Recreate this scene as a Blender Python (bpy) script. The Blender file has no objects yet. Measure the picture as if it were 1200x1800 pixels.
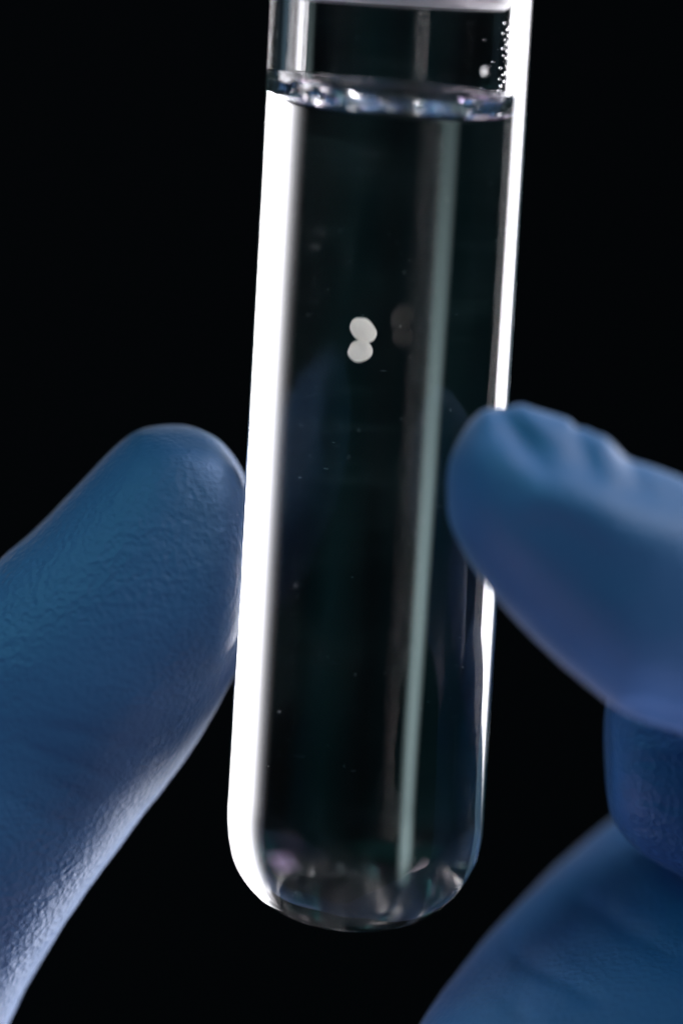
import bpy, bmesh, math, random
from mathutils import Vector, Matrix, noise as mnoise
random.seed(7)
R = math.radians
sc = bpy.context.scene
C = sc.collection

# ------------------------------------------------------------------ camera
# "view frame": x right, y away from the lens, z up in the picture, origin where the lens
# axis crosses the plane of the test tube.  GW turns it so that +Z is really up
# (the liquid level in the tube tells where up is).
S = 0.010 / 228.0                 # metres per photo pixel at the plane of the tube
D = 0.32                          # lens to tube
UP = Vector((math.sin(R(5.2)), -math.sin(R(7.0)), 0)); UP.z = math.sqrt(1 - UP.x**2 - UP.y**2)
_q = UP.rotation_difference(Vector((0, 0, 1)))
GW = Matrix.Translation((0, 0, 1.2)) @ _q.to_matrix().to_4x4()

cam = bpy.data.cameras.new('camera'); co = bpy.data.objects.new('camera', cam); C.objects.link(co)
co.matrix_world = GW @ Matrix.Translation((0, -D, 0)) @ Matrix.Rotation(R(90), 4, 'X')
cam.sensor_fit = 'VERTICAL'; cam.sensor_height = 36; cam.sensor_width = 24
cam.lens = 36 * D / (1800 * S)
cam.clip_start = 0.01; cam.clip_end = 20
cam.dof.use_dof = True; cam.dof.focus_distance = D - 0.0005; cam.dof.aperture_fstop = 6.4
cam.dof.aperture_blades = 9
sc.camera = co

# ------------------------------------------------------------------ world and lamps
w = bpy.data.worlds.new('World'); sc.world = w; w.use_nodes = True
bg = w.node_tree.nodes['Background']
bg.inputs[0].default_value = (0.18, 0.75, 1.0, 1); bg.inputs[1].default_value = 0.0022

def softbox(name, az, el, dist, sx, sz, radiance, color, soft=(0, 0, 0, 0), power=2.0):
    """rectangular lamp aimed at the tube; az from straight behind the tube, + to the right.
    soft: fraction of the diffuser over which its light fades at u=0, u=1, v=0, v=1"""
    d = Vector((math.sin(R(az)) * math.cos(R(el)), math.cos(R(az)) * math.cos(R(el)), math.sin(R(el))))
    l = bpy.data.lights.new(name, 'AREA'); l.shape = 'RECTANGLE'; l.size = sx; l.size_y = sz
    l.energy = radiance * math.pi * sx * sz; l.color = color
    if any(soft):
        l.use_nodes = True; nt = l.node_tree; em = nt.nodes['Emission']
        g = nt.nodes.new('ShaderNodeNewGeometry'); sp = nt.nodes.new('ShaderNodeSeparateXYZ')
        nt.links.new(g.outputs['Parametric'], sp.inputs[0])
        prev = None
        for i, s in enumerate(soft):
            if not s: continue
            r = nt.nodes.new('ShaderNodeMapRange'); nt.links.new(sp.outputs[i // 2], r.inputs[0])
            lo, hi = ((0, s), (1, 1 - s))[i % 2]
            r.inputs[1].default_value = lo; r.inputs[2].default_value = hi
            p = nt.nodes.new('ShaderNodeMath'); p.operation = 'POWER'; p.inputs[1].default_value = power
            nt.links.new(r.outputs[0], p.inputs[0]); cur = p.outputs[0]
            if prev:
                m = nt.nodes.new('ShaderNodeMath'); m.operation = 'MULTIPLY'
                nt.links.new(prev, m.inputs[0]); nt.links.new(cur, m.inputs[1]); cur = m.outputs[0]
            prev = cur
        nt.links.new(prev, em.inputs['Strength'])
    o = bpy.data.objects.new(name, l); C.objects.link(o)
    q = d.to_track_quat('Z', 'Y')           # lamp shines along -Z, towards the tube
    o.matrix_world = GW @ Matrix.Translation(d * dist) @ q.to_matrix().to_4x4()
    return o
softbox('softbox_key', 39.5, -6, 0.55, 0.37, 0.80, 10.5, (0.95, 0.94, 1.0), soft=(0, 0.42, 0, 0), power=3.0)
softbox('softbox_low_left', -103, -32, 0.60, 0.40, 0.24, 6.0, (0.80, 0.62, 1.0), soft=(0.5, 0.5, 0.5, 0.5), power=1.0)
softbox('softbox_front_left', -122, 38, 0.60, 0.26, 0.26, 2.5, (0.25, 0.95, 1.0))
softbox('softbox_low_right', 90, -50, 0.50, 0.44, 0.40, 19.0, (1.0, 0.84, 1.0), soft=(0.5, 0.5, 0.5, 0.5), power=1.0)
softbox('strip_back_left', -10.3, -1.2, 1.05, 0.050, 0.50, 0.46, (0.72, 0.97, 1.0), soft=(0.4, 0.4, 0.45, 0.45), power=1.0)
softbox('softbox_left', -50, -10, 0.60, 0.20, 0.60, 0.10, (0.45, 0.75, 1.0))
softbox('fill_front_low', -146, -12, 0.75, 1.05, 0.46, 0.11, (0.05, 0.88, 1.0), soft=(0.5, 0.5, 0.5, 0.5), power=1.0)
softbox('fill_front_left', -156, 40, 0.62, 0.62, 0.50, 0.16, (0.05, 1.0, 0.95), soft=(0.3, 0.3, 0.3, 0.3), power=1.0)
softbox('softbox_front_right', 143, 34, 0.60, 0.20, 0.22, 2.4, (0.72, 0.90, 1.0))
softbox('softbox_top', 108, 56, 0.50, 0.36, 0.26, 4.6, (1.0, 0.95, 0.98))

vs = sc.view_settings
vs.view_transform = 'Standard'; vs.look = 'None'; vs.exposure = 0; vs.gamma = 1; vs.use_curve_mapping = False
cy = sc.cycles
cy.use_denoising = True; cy.max_bounces = 28; cy.transmission_bounces = 28; cy.glossy_bounces = 16
cy.diffuse_bounces = 8; cy.caustics_reflective = True; cy.caustics_refractive = True
cy.blur_glossy = 0.3; cy.sample_clamp_indirect = 12; cy.use_adaptive_sampling = False

# ------------------------------------------------------------------ helpers
def P(px, py, depth=0.0):
    """photo pixel at a depth (mm behind the tube's plane) -> point in the view frame"""
    y = depth * 0.001; k = S * (D + y) / D
    return Vector(((px - 600) * k, y, (900 - py) * k))

def mat(name):
    m = bpy.data.materials.new(name); m.use_nodes = True
    nt = m.node_tree; nt.nodes.clear()
    out = nt.nodes.new('ShaderNodeOutputMaterial')
    def N(t, **kw):
        n = nt.nodes.new('ShaderNode' + t)
        for k, v in kw.items():
            if k.startswith('i_'): n.inputs[k[2:].replace('_', ' ')].default_value = v
            elif k.startswith('n'): n.inputs[int(k[1:])].default_value = v
            else: setattr(n, k, v)
        return n
    def L(a, b): nt.links.new(a, b)
    return m, out, N, L

def tag(o, label=None, cat=None, group=None, kind=None):
    for k, v in (('label', label), ('category', cat), ('group', group), ('kind', kind)):
        if v: o[k] = v
    return o

def mesh_obj(name, verts, faces, mats, parent=None, M=None, smooth=True, fmat=None):
    me = bpy.data.meshes.new(name); me.from_pydata([tuple(v) for v in verts], [], faces); me.update()
    for m in (mats if isinstance(mats, (list, tuple)) else [mats]): me.materials.append(m)
    if smooth: me.polygons.foreach_set('use_smooth', [True] * len(me.polygons))
    if fmat: me.polygons.foreach_set('material_index', fmat)
    o = bpy.data.objects.new(name, me); C.objects.link(o)
    if parent: o.parent = parent
    if M is not None: o.matrix_world = M
    return o

# ------------------------------------------------------------------ materials
def glass_mat(name, ior, haze_film=0.0, bump=0.0, zlo=0.0):
    m, out, N, L = mat(name)
    g = N('BsdfGlass'); g.inputs['IOR'].default_value = ior; g.inputs['Roughness'].default_value = 0.0
    g.inputs['Color'].default_value = (1, 1, 1, 1)
    tc = N('TexCoord')
    if bump:
        mp = N('Mapping'); mp.inputs['Scale'].default_value = (1, 1, 0.10); L(tc.outputs['Object'], mp.inputs[0])
        n = N('TexNoise'); n.inputs['Scale'].default_value = 420; n.inputs['Detail'].default_value = 3
        L(mp.outputs[0], n.inputs['Vector'])
        b = N('Bump'); b.inputs['Strength'].default_value = bump; b.inputs['Distance'].default_value = 0.0002
        L(n.outputs[0], b.inputs['Height']); L(b.outputs[0], g.inputs['Normal'])
    if not haze_film:
        L(g.outputs[0], out.inputs[0]); return m
    # haze and streak reflections painted as a thin teal film with wipe marks
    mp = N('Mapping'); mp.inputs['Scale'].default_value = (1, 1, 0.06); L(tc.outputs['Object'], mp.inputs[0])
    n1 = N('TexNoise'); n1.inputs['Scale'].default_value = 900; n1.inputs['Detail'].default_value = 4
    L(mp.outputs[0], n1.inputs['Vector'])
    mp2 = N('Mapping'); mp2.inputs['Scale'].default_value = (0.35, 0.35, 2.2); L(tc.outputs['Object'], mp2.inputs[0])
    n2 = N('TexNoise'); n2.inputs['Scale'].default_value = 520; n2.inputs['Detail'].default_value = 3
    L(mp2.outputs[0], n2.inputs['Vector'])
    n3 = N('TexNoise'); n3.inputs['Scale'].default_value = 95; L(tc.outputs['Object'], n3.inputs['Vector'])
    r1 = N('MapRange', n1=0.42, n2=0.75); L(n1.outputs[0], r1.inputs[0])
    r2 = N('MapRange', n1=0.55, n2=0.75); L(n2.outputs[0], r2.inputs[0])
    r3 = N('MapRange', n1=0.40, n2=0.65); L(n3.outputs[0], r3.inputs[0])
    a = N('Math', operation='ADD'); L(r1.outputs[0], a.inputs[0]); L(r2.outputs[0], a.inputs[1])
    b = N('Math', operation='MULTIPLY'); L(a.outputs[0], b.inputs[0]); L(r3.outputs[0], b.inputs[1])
    c = N('Math', operation='MULTIPLY', n1=haze_film); L(b.outputs[0], c.inputs[0])
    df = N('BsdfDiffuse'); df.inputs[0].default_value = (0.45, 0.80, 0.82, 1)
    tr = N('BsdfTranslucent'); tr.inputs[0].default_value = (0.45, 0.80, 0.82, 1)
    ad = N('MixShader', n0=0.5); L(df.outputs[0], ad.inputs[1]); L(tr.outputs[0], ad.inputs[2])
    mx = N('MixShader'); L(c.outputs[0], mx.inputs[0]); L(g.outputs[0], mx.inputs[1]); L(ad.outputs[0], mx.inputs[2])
    L(mx.outputs[0], out.inputs[0])
    return m
M_GLASS = glass_mat('borosilicate_glass', 1.49, haze_film=0.008, bump=0.035)
M_GLASS_IN = glass_mat('borosilicate_glass_bore', 1.49, haze_film=0.018, bump=0.05)
M_WALLWATER = glass_mat('water_against_glass', 1.333 / 1.49, haze_film=0.018, bump=0.05)
M_WATER = glass_mat('water_surface', 1.333)

def glove_mat():
    m, out, N, L = mat('blue_nitrile')
    p = N('BsdfPrincipled')
    tc = N('TexCoord')
    n0 = N('TexNoise'); n0.inputs['Scale'].default_value = 60; n0.inputs['Detail'].default_value = 4
    L(tc.outputs['Object'], n0.inputs['Vector'])
    cr = N('ValToRGB'); cr.color_ramp.elements[0].position = 0.3; cr.color_ramp.elements[1].position = 0.7
    cr.color_ramp.elements[0].color = (0.058, 0.180, 0.42, 1); cr.color_ramp.elements[1].color = (0.074, 0.208, 0.47, 1)
    L(n0.outputs[0], cr.inputs[0]); L(cr.outputs[0], p.inputs['Base Color'])
    p.inputs['Roughness'].default_value = 0.52
    p.inputs['Sheen Weight'].default_value = 0.35; p.inputs['Sheen Roughness'].default_value = 0.3
    # leathery grain: warped cells + fine noise, with broad patches where it is stronger
    nw = N('TexNoise'); nw.inputs['Scale'].default_value = 700; nw.inputs['Detail'].default_value = 2
    L(tc.outputs['Object'], nw.inputs['Vector'])
    mxv = N('MixRGB', blend_type='ADD'); mxv.inputs[0].default_value = 0.0007
    L(tc.outputs['Object'], mxv.inputs[1]); L(nw.outputs['Color'], mxv.inputs[2])
    v = N('TexVoronoi', feature='SMOOTH_F1'); v.inputs['Scale'].default_value = 1800
    v.inputs['Smoothness'].default_value = 0.6; L(mxv.outputs[0], v.inputs['Vector'])
    n2 = N('TexNoise'); n2.inputs['Scale'].default_value = 2600; n2.inputs['Detail'].default_value = 3
    L(tc.outputs['Object'], n2.inputs['Vector'])
    mp = N('Mapping'); mp.inputs['Rotation'].default_value = (0, R(20), 0); mp.inputs['Scale'].default_value = (0.22, 0.5, 1.0)
    L(tc.outputs['Object'], mp.inputs[0])
    n3 = N('TexNoise'); n3.inputs['Scale'].default_value = 1900; n3.inputs['Detail'].default_value = 2
    L(mp.outputs[0], n3.inputs['Vector'])
    a = N('Math', operation='MULTIPLY', n1=0.7); L(v.outputs['Distance'], a.inputs[0])
    b = N('Math', operation='MULTIPLY_ADD', n1=0.35); L(n2.outputs[0], b.inputs[0]); L(a.outputs[0], b.inputs[2])
    c = N('Math', operation='MULTIPLY_ADD', n1=0.28); L(n3.outputs[0], c.inputs[0]); L(b.outputs[0], c.inputs[2])
    npch = N('TexNoise'); npch.inputs['Scale'].default_value = 75; L(tc.outputs['Object'], npch.inputs['Vector'])
    rp = N('MapRange', n1=0.35, n2=0.65, n3=0.25, n4=1.0); L(npch.outputs[0], rp.inputs[0])
    bm = N('Bump'); bm.inputs['Distance'].default_value = 0.00016
    L(rp.outputs[0], bm.inputs['Strength']); L(c.outputs[0], bm.inputs['Height'])
    L(bm.outputs[0], p.inputs['Normal']); L(p.outputs[0], out.inputs[0])
    return m
M_GLOVE = glove_mat()

def plain(name, col, rough, sss=0.0, trans=0.0, scale=300, var=0.08):
    m, out, N, L = mat(name)
    p = N('BsdfPrincipled'); p.inputs['Roughness'].default_value = rough
    p.inputs['Subsurface Weight'].default_value = sss; p.inputs['Subsurface Scale'].default_value = 0.0006
    p.inputs['Subsurface Radius'].default_value = (1, 1, 1)
    tc = N('TexCoord'); n = N('TexNoise'); n.inputs['Scale'].default_value = scale; L(tc.outputs['Object'], n.inputs['Vector'])
    cr = N('ValToRGB')
    cr.color_ramp.elements[0].color = tuple(c * (1 - var) for c in col) + (1,)
    cr.color_ramp.elements[1].color = tuple(min(1, c * (1 + var)) for c in col) + (1,)
    L(n.outputs[0], cr.inputs[0]); L(cr.outputs[0], p.inputs['Base Color']); L(p.outputs[0], out.inputs[0])
    return m
def tissue(name, col):
    m, out, N, L = mat(name)
    p = N('BsdfPrincipled'); p.inputs['Roughness'].default_value = 0.5; p.inputs['Specular IOR Level'].default_value = 0.1
    p.inputs['Subsurface Weight'].default_value = 1.0; p.inputs['Subsurface Scale'].default_value = 0.002
    p.inputs['Subsurface Radius'].default_value = (1.0, 0.95, 0.85)
    t = N('BsdfTranslucent'); mx = N('MixShader', n0=0.82)
    tc = N('TexCoord'); n = N('TexNoise'); n.inputs['Scale'].default_value = 1500; L(tc.outputs['Object'], n.inputs['Vector'])
    cr = N('ValToRGB'); cr.color_ramp.elements[0].color = tuple(c * 0.97 for c in col) + (1,); cr.color_ramp.elements[1].color = tuple(min(1, c * 1.02) for c in col) + (1,)
    L(n.outputs[0], cr.inputs[0]); L(cr.outputs[0], p.inputs['Base Color']); L(cr.outputs[0], t.inputs[0])
    L(p.outputs[0], mx.inputs[1]); L(t.outputs[0], mx.inputs[2]); L(mx.outputs[0], out.inputs[0])
    return m
M_STOPPER = plain('white_plastic', (0.72, 0.74, 0.74), 0.4)
M_SPECIMEN = tissue('ivory_tissue', (0.98, 0.96, 0.91))
M_CLOTH = plain('black_velvet', (0.002, 0.008, 0.011), 0.95, scale=40)
M_DUST = plain('dust', (0.8, 0.85, 0.85), 0.7)

# ------------------------------------------------------------------ backdrop (black cloth sweep far behind)
bv, bf = [], []
prof = [(-0.35, -0.62)] + [(1.25 + 0.30 * math.sin(R(t)), -0.62 + 0.30 * (1 - math.cos(R(t)))) for t in range(0, 91, 10)] + [(1.55, 1.3)]
for x in (-1.6, 1.6):
    for y, z in prof: bv.append((x, y, z))
n = len(prof)
for i in range(n - 1): bf.append((i, n + i, n + i + 1, i + 1))
tag(mesh_obj('backdrop', bv, bf, M_CLOTH, M=Matrix.Translation((0, 0, 1.2))), 'seamless black cloth backdrop far behind the hand', 'backdrop', kind='structure')

# ------------------------------------------------------------------ test tube and liquid
RO, RI = 0.0100, 0.0086
AX = Vector((math.sin(R(3.2)), -math.sin(R(7.0)), 0)); AX.z = math.sqrt(1 - AX.x**2 - AX.y**2)
TL = 0.0850                                    # length of the tube
BOT = P(614, 1640, 0.0) + Vector((0, 0.0045, 0))
tz = AX; ty = Vector((0, 1, 0)); tx = ty.cross(tz).normalized(); ty = tz.cross(tx)
TM = Matrix.Translation(BOT) @ Matrix((tx, ty, tz)).transposed().to_4x4()
TUBE = GW @ TM
CAP = 0.0088                                   # height of the rounded bottom
SEG = 360
def wobble(phi, z, a):                          # glass is never quite even
    p = Vector((math.cos(phi) * 0.9, math.sin(phi) * 0.9, z * 55))
    return a * mnoise.noise(p)
def dome(t, r, cap, ex=2.25):                   # t 0..1 pole to equator -> radius, height
    a = t * math.pi / 2
    return r * math.sin(a) ** (2 / ex), cap * (1 - math.cos(a) ** (2 / ex))
ZW = 0.0630                                     # liquid level on the axis
HM = 0.0029                                     # meniscus climb
_upl = TM.to_3x3().inverted() @ UP              # up, in the tube's own frame
def level(x, y): return -(x * _upl.x + y * _upl.y) / _upl.z
def surf(r, phi):
    x, y = r * math.cos(phi), r * math.sin(phi)
    m = HM * math.exp(-(RI - r) / 0.0015)
    e = math.exp(-(RI - r) / 0.0016)
    rip = e * (0.00003 * math.sin(r * 12000 + 2.5 * math.sin(2 * phi) + 1.3 * math.sin(5 * phi + 1))
               + 0.00004 * mnoise.noise(Vector((math.cos(phi) * 2.2, math.sin(phi) * 2.2, r * 2600)))
               + 0.00002 * mnoise.noise(Vector((math.cos(phi) * 8, math.sin(phi) * 8, r * 900 + 9))))
    edge = 0.00012 * mnoise.noise(Vector((math.cos(phi) * 5, math.sin(phi) * 5, 1))) * e
    return ZW + level(x, y) + m + rip + edge
def ring(rf, zf):
    o = []
    for k in range(SEG):
        ph = 2 * math.pi * k / SEG
        r, z = rf(ph), zf(ph)
        o.append((r * math.cos(ph), r * math.sin(ph), z))
    return o
def lathe(rings, pole0=None, pole1=None, flip=False):
    v, f, own = [], [], []
    if pole0 is not None: v.append((0, 0, pole0))
    off = len(v)
    for rg in rings: v += rg
    nr = len(rings)
    if pole0 is not None:
        for k in range(SEG): f.append((0, off + (k + 1) % SEG, off + k)); own.append(-1)
    for i in range(nr - 1):
        for k in range(SEG):
            a, b = off + i * SEG + k, off + i * SEG + (k + 1) % SEG
            f.append((a, b, b + SEG, a + SEG)); own.append(i)
    if pole1 is not None:
        v.append((0, 0, pole1)); j = len(v) - 1; o = off + (nr - 1) * SEG
        for k in range(SEG): f.append((o + k, o + (k + 1) % SEG, j)); own.append(nr)
    if flip: f = [tuple(reversed(q)) for q in f]
    return v, f, own
tube = bpy.data.objects.new('test_tube', None); C.objects.link(tube); tube.matrix_world = TUBE
tube.empty_display_size = 0.005
tag(tube, 'clear round-bottomed glass test tube pinched between blue gloved fingertips', 'test tube')
# outer skin
rings = []
for i in range(1, 33):
    r, z = dome(i / 32, RO, CAP)
    rings.append(ring(lambda ph, r=r, z=z: r * (1 + wobble(ph, z, 0.006)), lambda ph, z=z: z))
for i in range(1, 41):
    z = CAP + (TL - 0.0006 - CAP) * i / 40
    rings.append(ring(lambda ph, z=z: RO * (1 + wobble(ph, z, 0.006 * max(0, 1 - (z - CAP) / 0.02))), lambda ph, z=z: z))
v, f, _ = lathe(rings, pole0=0.0)
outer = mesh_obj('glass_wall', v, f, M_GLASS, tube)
# rim and dry bore, down to the line where the liquid touches the glass
RIMN = 8
rings = []
for i in range(RIMN + 1):
    a = math.pi * i / RIMN; rm = (RO + RI) / 2; hw = (RO - RI) / 2
    rings.append(ring(lambda ph, a=a: rm + hw * math.cos(a), lambda ph, a=a: TL - 0.0006 + 0.0006 * math.sin(a)))
NB = 24
for i in range(1, NB + 1):
    t = i / NB
    rings.append(ring(lambda ph: RI, lambda ph, t=t: (TL - 0.0006) * (1 - t) + surf(RI, ph) * t))
v, f, own = lathe(rings)
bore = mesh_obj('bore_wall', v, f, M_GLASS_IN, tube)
# liquid
LB = 0.0013                                     # bottom glass thickness
rings = []
IC = CAP - 0.0004
for i in range(1, 33):
    r, z = dome(i / 32, RI, IC, 2.1)
    fall = 1 - i / 32
    rings.append(ring(lambda ph, r=r, z=z: r * (1 + wobble(ph + 1, z * 2 + 3, 0.03) * fall), lambda ph, z=z, r=r: LB + z + 0.0007 * fall * mnoise.noise(Vector((r * 420 * math.cos(ph), r * 420 * math.sin(ph), 4)))))
nwall = 40
for i in range(1, nwall + 1):
    t = i / nwall
    rings.append(ring(lambda ph: RI, lambda ph, t=t: (LB + IC) * (1 - t) + surf(RI, ph) * t))
nl = len(rings) - 1
rs = [RI - 0.00004 * j for j in range(1, 12)] + [RI - 0.00044 - 0.00006 * j for j in range(1, 48)]
while rs[-1] > 0.0006: rs.append(rs[-1] - 0.0006)
for r in rs: rings.append(ring(lambda ph, r=r: r, lambda ph, r=r: surf(r, ph)))
v, f, own = lathe(rings, pole0=LB + 0.0007 * mnoise.noise(Vector((0, 0, 4))), pole1=surf(0, 0))
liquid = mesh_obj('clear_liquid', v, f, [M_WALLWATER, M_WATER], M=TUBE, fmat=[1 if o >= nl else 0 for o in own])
tag(liquid, 'clear colourless liquid with curved meniscus filling the test tube', 'liquid')

# ------------------------------------------------------------------ stopper (its underside shows at the top edge)
st = bpy.data.objects.new('tube_stopper', None); C.objects.link(st); st.matrix_world = TUBE @ Matrix.Translation((0, 0, 0.0717))
tag(st, 'pale plastic stopper plugging the mouth of the test tube', 'stopper')
def solid(profile, name, m, parent, seg=96):
    v, f = [], []
    for r, z in profile:
        for k in range(seg):
            a = 2 * math.pi * k / seg; v.append((r * math.cos(a), r * math.sin(a), z))
    for i in range(len(profile) - 1):
        for k in range(seg):
            a, b = i * seg + k, i * seg + (k + 1) % seg
            f.append((a, b, b + seg, a + seg))
    f.append(tuple(reversed(range(seg)))); o = (len(profile) - 1) * seg; f.append(tuple(range(o, o + seg)))
    return mesh_obj(name, v, f, m, parent)
solid([(0.0052, 0.0009), (0.0056, 0.0007), (0.0058, 0.0), (0.0078, 0.0), (0.0082, 0.0003), (0.0083, 0.0008), (0.0083, 0.0030), (0.0080, 0.0033), (0.0080, 0.0060), (0.0083, 0.0063), (0.0084, 0.0136)], 'plug', M_STOPPER, st)
solid([(0.0090, 0.0142), (0.0106, 0.0142), (0.0110, 0.0146), (0.0110, 0.0196), (0.0106, 0.0201), (0.0060, 0.0201)], 'cap', M_STOPPER, st)

# ------------------------------------------------------------------ white two-lobed specimen hanging in the liquid
def blob(name, parent, c, rx, ry, rz, rot, m, seed):
    bm = bmesh.new(); bmesh.ops.create_icosphere(bm, subdivisions=4, radius=1)
    Mx = Matrix.Translation(c) @ Matrix.Diagonal((k, k, 1, 1)) @ Matrix.Rotation(rot, 4, 'Y') @ Matrix.Diagonal((rx, ry, rz, 1))
    for vv in bm.verts:
        d = 1 + 0.11 * mnoise.noise(vv.co * 1.2 + Vector((seed, 0, 0)))
        vv.co = Mx @ (vv.co * d)
    me = bpy.data.meshes.new(name); bm.to_mesh(me); bm.free(); me.materials.append(m)
    me.polygons.foreach_set('use_smooth', [True] * len(me.polygons))
    o = bpy.data.objects.new(name, me); C.objects.link(o); o.parent = parent
    return o
iTM = TM.inverted()
SPX = (636, 591)
sp = bpy.data.objects.new('specimen', None); C.objects.link(sp)
loc = iTM @ P(*SPX, 0.0)
sp.matrix_world = TUBE @ Matrix.Translation((loc.x * 0.76, -0.0008, loc.z))
tag(sp, 'tiny white two-lobed grain suspended in the clear liquid', 'specimen')
k = 0.68
blob('lobe', sp, (0.00002 * k, 0, 0.00082), 28 * S, 20 * S, 20.0 * S, R(26), M_SPECIMEN, 1)
blob('lobe', sp, (-0.00012 * k, 0, -0.00078), 24.5 * S, 20 * S, 19.0 * S, R(-8), M_SPECIMEN, 5)

# ------------------------------------------------------------------ gloved hand
def catmull(p0, p1, p2, p3, t):
    return 0.5 * ((2 * p1) + (-p0 + p2) * t + (2 * p0 - 5 * p1 + 4 * p2 - p3) * t * t + (-p0 + 3 * p1 - 3 * p2 + p3) * t ** 3)
def loft(st, ex=2.3, ridge=None, nseg=56, sub=5):
    """stations (edge point px, other edge point px, depth mm, half thickness mm) -> closed skin"""
    pts = []
    for (a, b, dep, th) in st:
        da, db = dep if isinstance(dep, tuple) else (dep, dep)
        A, B = P(a[0], a[1], da), P(b[0], b[1], db)
        pts.append(((A + B) / 2, (B - A) / 2, th * 0.001))
    full = []
    n = len(pts)
    for i in range(n - 1):
        q = [pts[max(0, i - 1)], pts[i], pts[i + 1], pts[min(n - 1, i + 2)]]
        for j in range(sub):
            t = j / sub
            full.append(tuple(catmull(q[0][c], q[1][c], q[2][c], q[3][c], t) for c in range(3)))
    full.append(pts[-1])
    v, f = [], []
    Y = Vector((0, -1, 0))
    for i, (c, wv, th) in enumerate(full):
        for k in range(nseg):
            a = 2 * math.pi * k / nseg
            ca, sa = math.cos(a), math.sin(a)
            m = (abs(ca) ** ex + abs(sa) ** ex) ** (-1 / ex)
            if ridge: m *= ridge(i / (len(full) - 1), a)
            v.append(c + wv * ca * m + Y * (th * sa * m))
    nr = len(full)
    for i in range(nr - 1):
        for k in range(nseg):
            a, b = i * nseg + k, i * nseg + (k + 1) % nseg
            f.append((a, b, b + nseg, a + nseg))
    v.append(full[0][0]); f += [(len(v) - 1, (k + 1) % nseg, k) for k in range(nseg)]
    o = (nr - 1) * nseg; v.append(full[-1][0]); f += [(len(v) - 1, o + k, o + (k + 1) % nseg) for k in range(nseg)]
    return v, f
def path(ps, roll=()):
    """centres (px, py, depth mm, half width px, half thickness mm) -> stations"""
    st = []
    for i, (x, y, d, hw, th) in enumerate(ps):
        a = ps[max(0, i - 1)]; b = ps[min(len(ps) - 1, i + 1)]
        dx, dy = b[0] - a[0], b[1] - a[1]; l = math.hypot(dx, dy) or 1
        nx, ny = -dy / l, dx / l
        r = roll[i] if i < len(roll) else 0
        st.append(((x - nx * hw, y - ny * hw), (x + nx * hw, y + ny * hw), (d - r, d + r), th))
    return st
def thumb_ridge(u, a):
    # the glove stretched over the pad: a soft ridge where the front turns to the side
    b = lambda c, wd: math.exp(-((a - c) / wd) ** 2)
    s = min(1, u * 9) * max(0, min(1, (0.50 - u) * 6))
    return 1 + s * (0.12 * b(R(50), R(20)) - 0.05 * b(R(18), R(11)) - 0.03 * b(R(122), R(32)))
def index_ridge(u, a):
    # slack glove over the fingertip: a valley running back from the tip between two soft ridges
    b = lambda c, wd: math.exp(-((a - c) / wd) ** 2)
    s1 = math.exp(-((u - 0.30) / 0.13) ** 2); s2 = math.exp(-((u - 0.45) / 0.16) ** 2)
    return 1 + s1 * (-0.10 * b(R(136), R(15))) + s2 * (0.06 * b(R(110), R(14)) + 0.03 * b(R(158), R(12)))
thumb = [
    ((300, 747), (330, 748), 6.5, 0.6), ((272, 749), (362, 760), 6.4, 2.4), ((250, 753), (396, 783), 6.2, 4.2),
    ((225, 766), (432, 838), 6.0, 6.8), ((190, 798), (449, 925), 5.8, 8.4), ((140, 850), (450, 1030), 5.6, 9.4),
    ((70, 922), (434, 1135), 5.5, 10.0), ((0, 985), (394, 1222), 5.5, 10.2), ((-90, 1075), (322, 1340), 5.5, 10.2),
    ((-180, 1190), (222, 1472), 5.5, 9.3), ((-260, 1330), (122, 1612), 5.5, 9.4), ((-320, 1500), (35, 1760), 7.0, 9.5),
    ((-345, 1700), (-25, 1920), 9.5, 9.5), ((-330, 1980), (-10, 2110), 12, 9.5), ((-270, 2300), (90, 2330), 12, 10.5),
    ((-180, 2640), (260, 2560), 5.5, 12), ((20, 3000), (480, 2800), 5.5, 11)]
index = [
    ((785, 848), (785, 884), -12.0, 0.6), ((788, 815), (789, 912), -12.0, 2.2), ((797, 788), (800, 945), -12.0, 3.8),
    ((828, 738), (826, 990), -12.2, 5.6), ((872, 709), (858, 1034), -12.5, 6.8), ((934, 718), (912, 1096), -13.0, 7.6),
    ((1000, 738), (985, 1168), -13.4, 8.2), ((1046, 765), (1055, 1226), -13.8, 8.5), ((1098, 801), (1120, 1266), -14.0, 8.7),
    ((1200, 842), (1205, 1292), -14.0, 8.8), ((1330, 900), (1310, 1345), -13.5, 9.0), ((1500, 960), (1430, 1430), -12.0, 9.4),
    ((1690, 1060), (1480, 1500), -10.0, 9.6), ((1800, 1300), (1400, 1560), -7.0, 9.6), ((1790, 1560), (1370, 1700), -4.0, 9.8),
    ((1690, 1900), (1260, 1950), -1.0, 10.0), ((1540, 2300), (1090, 2240), 1.0, 10.5), ((1380, 2640), (920, 2520), 2.0, 11.0)]
middle_tip = [
    ((1063, 1290), (1063, 1350), 4.0, 0.6), ((1065, 1235), (1067, 1400), 4.0, 3.0), ((1075, 1205), (1080, 1450), 4.0, 4.8),
    ((1105, 1180), (1112, 1490), 4.0, 6.2), ((1150, 1165), (1155, 1520), 4.2, 7.2), ((1220, 1155), (1225, 1556), 4.4, 7.8),
    ((1340, 1165), (1330, 1600), 5.5, 8.4), ((1500, 1220), (1450, 1650), 7.5, 9.0), ((1640, 1340), (1480, 1730), 10.0, 9.2), ((1640, 1560), (1420, 1640), 13, 9.0)]
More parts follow.
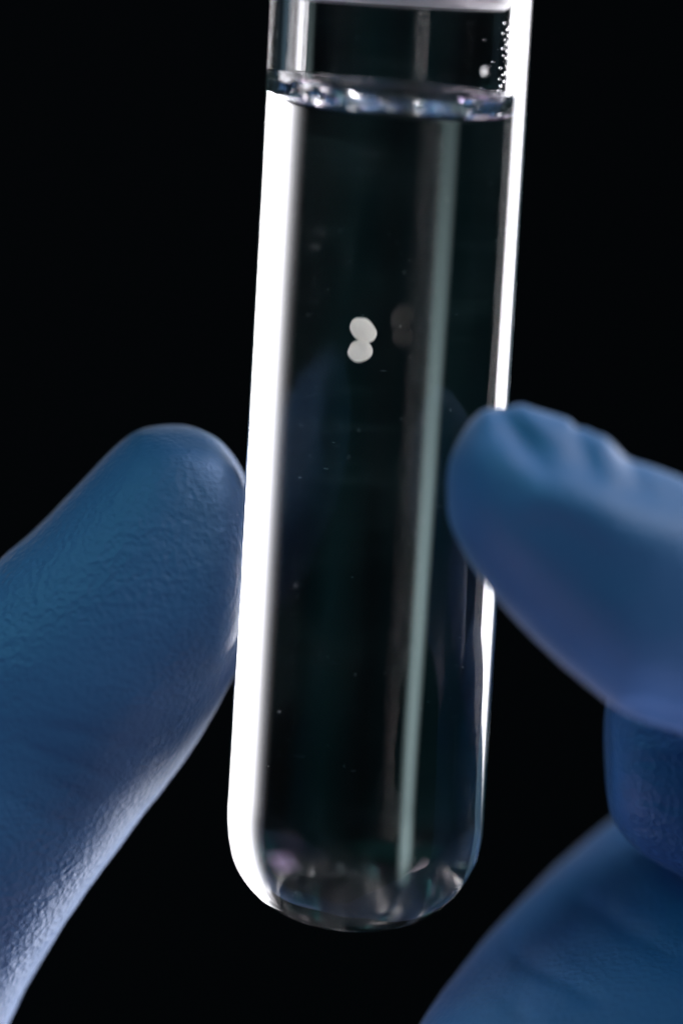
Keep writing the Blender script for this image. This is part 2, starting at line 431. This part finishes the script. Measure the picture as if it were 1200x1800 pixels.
middle_base = path([(1500, 1480, 13.5, 150, 8.0), (1390, 1520, 14, 215, 8.6), (1245, 1610, 10.5, 235, 8.8), (1095, 1745, 4.0, 242, 9.0),
    (960, 1920, -3, 250, 9.8), (850, 2140, -5, 260, 10.5), (800, 2400, -1, 270, 11), (780, 2640, 4, 280, 11)], roll=(3, 8, 11, 11, 8, 3))
ring_f = path([(1345, 1935, -2, 90, 4), (1370, 1945, -2, 165, 7), (1450, 1975, -1, 195, 8.2), (1560, 2010, 2, 205, 8.6), (1660, 2090, 6, 210, 8.8), (1640, 2210, 10, 215, 9), (1480, 2330, 12, 220, 9.2), (1250, 2480, 12, 230, 9.6), (1050, 2680, 9, 240, 10)])
little = path([(1330, 2330, 2, 80, 4), (1360, 2340, 2, 145, 6.5), (1440, 2370, 3, 165, 7.2), (1540, 2420, 6, 175, 7.6), (1600, 2510, 10, 180, 7.8), (1540, 2620, 13, 185, 8), (1380, 2740, 14, 200, 8.6), (1180, 2880, 11, 220, 9)])
palm = path([(560, 2420, 5.5, 250, 7), (600, 2520, 5.5, 560, 10), (650, 2700, 5.5, 700, 12), (690, 2950, 6, 760, 13), (700, 3250, 6.5, 740, 13.5), (690, 3550, 7, 640, 13.5), (680, 3800, 7, 540, 13.5), (670, 4100, 7.5, 500, 14), (660, 4450, 8, 520, 14.5)])
V, F = [], []
for v, f in (loft(thumb, 2.1, thumb_ridge), loft(index, 2.15, index_ridge), loft(middle_tip, 2.2), loft(middle_base, 2.2), loft(ring_f, 2.1), loft(little, 2.1), loft(palm, 2.3)):
    o = len(V); V += v; F += [tuple(i + o for i in q) for q in f]
base = P(660, 4450, 8)
HM_ = GW @ Matrix.Translation(base)
raw = mesh_obj('raw', [p - base for p in V], F, M_GLOVE, M=HM_)
rm = raw.modifiers.new('r', 'REMESH'); rm.mode = 'VOXEL'; rm.voxel_size = 0.0004; rm.use_smooth_shade = True
sm = raw.modifiers.new('s', 'SMOOTH'); sm.factor = 0.5; sm.iterations = 8
dg = bpy.context.evaluated_depsgraph_get(); dg.update()
me = bpy.data.meshes.new_from_object(raw.evaluated_get(dg)); me.name = 'gloved_hand'
bpy.data.objects.remove(raw)
if not me.materials: me.materials.append(M_GLOVE)
me.polygons.foreach_set('use_smooth', [True] * len(me.polygons))
me.update()
nrm = [v.normal.copy() for v in me.vertices]
# folds of the slack glove: (from px, to px, width px, height mm, depth range mm)
FOLDS = [((868, 700), (965, 835), 20, -0.75, (-30, -8)), ((1012, 735), (1040, 840), 12, -0.40, (-30, -8)), ((1098, 795), (1140, 880), 10, -0.20, (-30, -8)),
         ((1050, 770), (1085, 860), 20, 0.35, (-30, -8)), ((935, 865), (1230, 950), 42, 0.55, (-30, -8)),
         ((890, 705), (1000, 800), 18, 0.35, (-30, -8)), ((1100, 1240), (1230, 1275), 14, -0.35, (-30, -2)),
         ((1090, 1290), (1230, 1300), 10, -0.14, (-6, 3)), ((1085, 1335), (1230, 1352), 9, -0.12, (-6, 3)), ((1090, 1400), (1230, 1425), 10, -0.13, (-6, 3)), ((1110, 1450), (1240, 1485), 10, -0.12, (-6, 3)),
         ((900, 1680), (1060, 1760), 16, -0.22, (-18, 16)), ((1000, 1570), (1200, 1690), 20, -0.25, (-18, 16)), ((860, 1740), (980, 1830), 12, -0.15, (-18, 16)),
         ((20, 1300), (210, 1375), 9, -0.10, (-9, 4)), ((60, 1365), (190, 1420), 7, -0.08, (-9, 4)), ((-30, 1380), (110, 1450), 8, -0.09, (-9, 4)), ((70, 1270), (260, 1320), 8, -0.07, (-9, 4))]
for v, nn in zip(me.vertices, nrm):
    p = v.co; q = p + base; kk = S * (D + q.y) / D
    px, py, dm = 600 + q.x / kk, 900 - q.z / kk, q.y * 1000
    d = 0.00009 * mnoise.noise(p * 210) + 0.00004 * mnoise.noise(Vector((p.x * 260, p.y * 260, p.z * 620)))
    if -100 < px < 1300 and 650 < py < 1900 and nn.y < 0.2:
        for (A, B, wd, h, (d0, d1)) in FOLDS:
            if not d0 < dm < d1: continue
            ux, uy = B[0] - A[0], B[1] - A[1]; ll = ux * ux + uy * uy
            t = ((px - A[0]) * ux + (py - A[1]) * uy) / ll
            if t < -0.15 or t > 1.15: continue
            ww = wd + 10 * mnoise.noise(Vector((px * 0.02, py * 0.02, h * 10)))
            dist = abs((px - A[0]) * uy - (py - A[1]) * ux) / math.sqrt(ll) / max(4, ww)
            if dist < 3: d += h * 0.001 * math.exp(-dist * dist) * max(0, 1 - (2 * t - 1) ** 4 / 1.8)
    v.co = p + nn * d
hand = bpy.data.objects.new('gloved_hand', me); C.objects.link(hand); hand.matrix_world = HM_
tag(hand, 'hand in a blue nitrile glove holding the test tube between thumb and finger', 'hand')

# ------------------------------------------------------------------ droplets, bubbles and dust
def ico(name, r, m, sub=3):
    bm = bmesh.new(); bmesh.ops.create_icosphere(bm, subdivisions=sub, radius=r)
    me = bpy.data.meshes.new(name); bm.to_mesh(me); bm.free(); me.materials.append(m)
    me.polygons.foreach_set('use_smooth', [True] * len(me.polygons)); return me
drop_me = ico('droplet', 1.0, M_WATER)
M_BUBBLE = glass_mat('air_in_water', 1 / 1.333)
bub_me = ico('air_bubble', 1.0, M_BUBBLE)
def tz_of(px, py): return (iTM @ P(px, py, -8)).z
def wall_at(phi, z, r, inset=0.0):
    """phi: degrees from straight front, + to the right"""
    q = RI - r - inset
    return Vector((q * math.sin(R(phi)), -q * math.cos(R(phi)), z))
drops = [(872, 40, 59, .19), (887, 48, 64, .20), (880, 52, 61.5, .15), (871, 59, 59, .19), (885, 63, 63.5, .17), (876, 70, 60.5, .13),
         (887, 75, 64, .19), (880, 79, 61.5, .15), (872, 86, 59, .19), (884, 90, 63, .18), (874, 99, 60, .14), (884, 103, 63, .19),
         (869, 121, 58.5, .18), (884, 130, 63.5, .18), (876, 133, 61, .15), (869, 141, 58.5, .19), (880, 145, 62.5, .16), (872, 153, 60, .17),
         (868, 161, 58, .17), (876, 172, 61, .16), (890, 36, 65, .15), (884, 118, 63, .13), (839, 71, 50, .10), (853, 110, 54, .12)]
for i, (px, py, phi, r) in enumerate(drops):
    phi = 104 - (px - 870) * 0.7
    o = bpy.data.objects.new('droplet', drop_me); C.objects.link(o)
    r *= 0.00076
    o.matrix_world = TUBE @ Matrix.Translation(wall_at(phi, tz_of(px, py), r * 0.6, 2e-5)) @ Matrix.Rotation(R(phi), 4, 'Z') @ Matrix.Diagonal((r * 2.6, r * 0.6, r * random.uniform(0.95, 1.2), 1))
    tag(o, 'tiny water droplet on the dry inner glass above the meniscus', 'droplet', 'tiny droplets above the meniscus')
o = bpy.data.objects.new('droplet', drop_me); C.objects.link(o)
o.matrix_world = TUBE @ Matrix.Translation(wall_at(46, tz_of(848, 124), 0.00018, 2e-5)) @ Matrix.Rotation(R(46), 4, 'Z') @ Matrix.Rotation(R(18), 4, 'Y') @ Matrix.Diagonal((0.00022, 0.00016, 0.00036, 1))
tag(o, 'largest elongated droplet on the inner glass, set apart from the droplet columns', 'droplet', 'tiny droplets above the meniscus')
bubs = [(24, 250, .13), (23, 281, .13), (23.5, 303, .12), (30, 262, .12), (48, 318, .11), (-10, 268, .12), (-41, 436, .11), (-37, 437, .12), (-35, 414, .11), (-20, 462, .10),
        (-23, 1157, .12), (-6.5, 1170, .11), (10, 1158, .12), (-38, 1042, .13), (-44, 1275, .12), (52, 640, .10), (40, 700, .10), (60, 1220, .12)]
for (phi, py, r) in bubs:
    o = bpy.data.objects.new('air_bubble', bub_me); C.objects.link(o); r *= 0.00034
    o.matrix_world = TUBE @ Matrix.Translation(wall_at(phi, tz_of(640, py), r, 3e-5)) @ Matrix.Diagonal((r, r, r, 1))
    tag(o, 'minute air bubble clinging to the near wall inside the liquid', 'air bubble', 'air bubbles in the liquid')
bm = bmesh.new()
for i in range(110):
    a = random.uniform(0, 2 * math.pi); q = RI * math.sqrt(random.uniform(0, 0.9)) * 0.96
    z = random.uniform(0.012, 0.060); r = random.choice((0.018, 0.022, 0.028, 0.04)) * 0.001
    bmesh.ops.create_icosphere(bm, subdivisions=1, radius=r, matrix=Matrix.Translation((q * math.cos(a), q * math.sin(a), z)))
me = bpy.data.meshes.new('dust_specks'); bm.to_mesh(me); bm.free(); me.materials.append(M_DUST)
o = bpy.data.objects.new('dust_specks', me); C.objects.link(o); o.matrix_world = TUBE
tag(o, 'fine pale dust specks floating through the clear liquid', 'dust', kind='stuff')
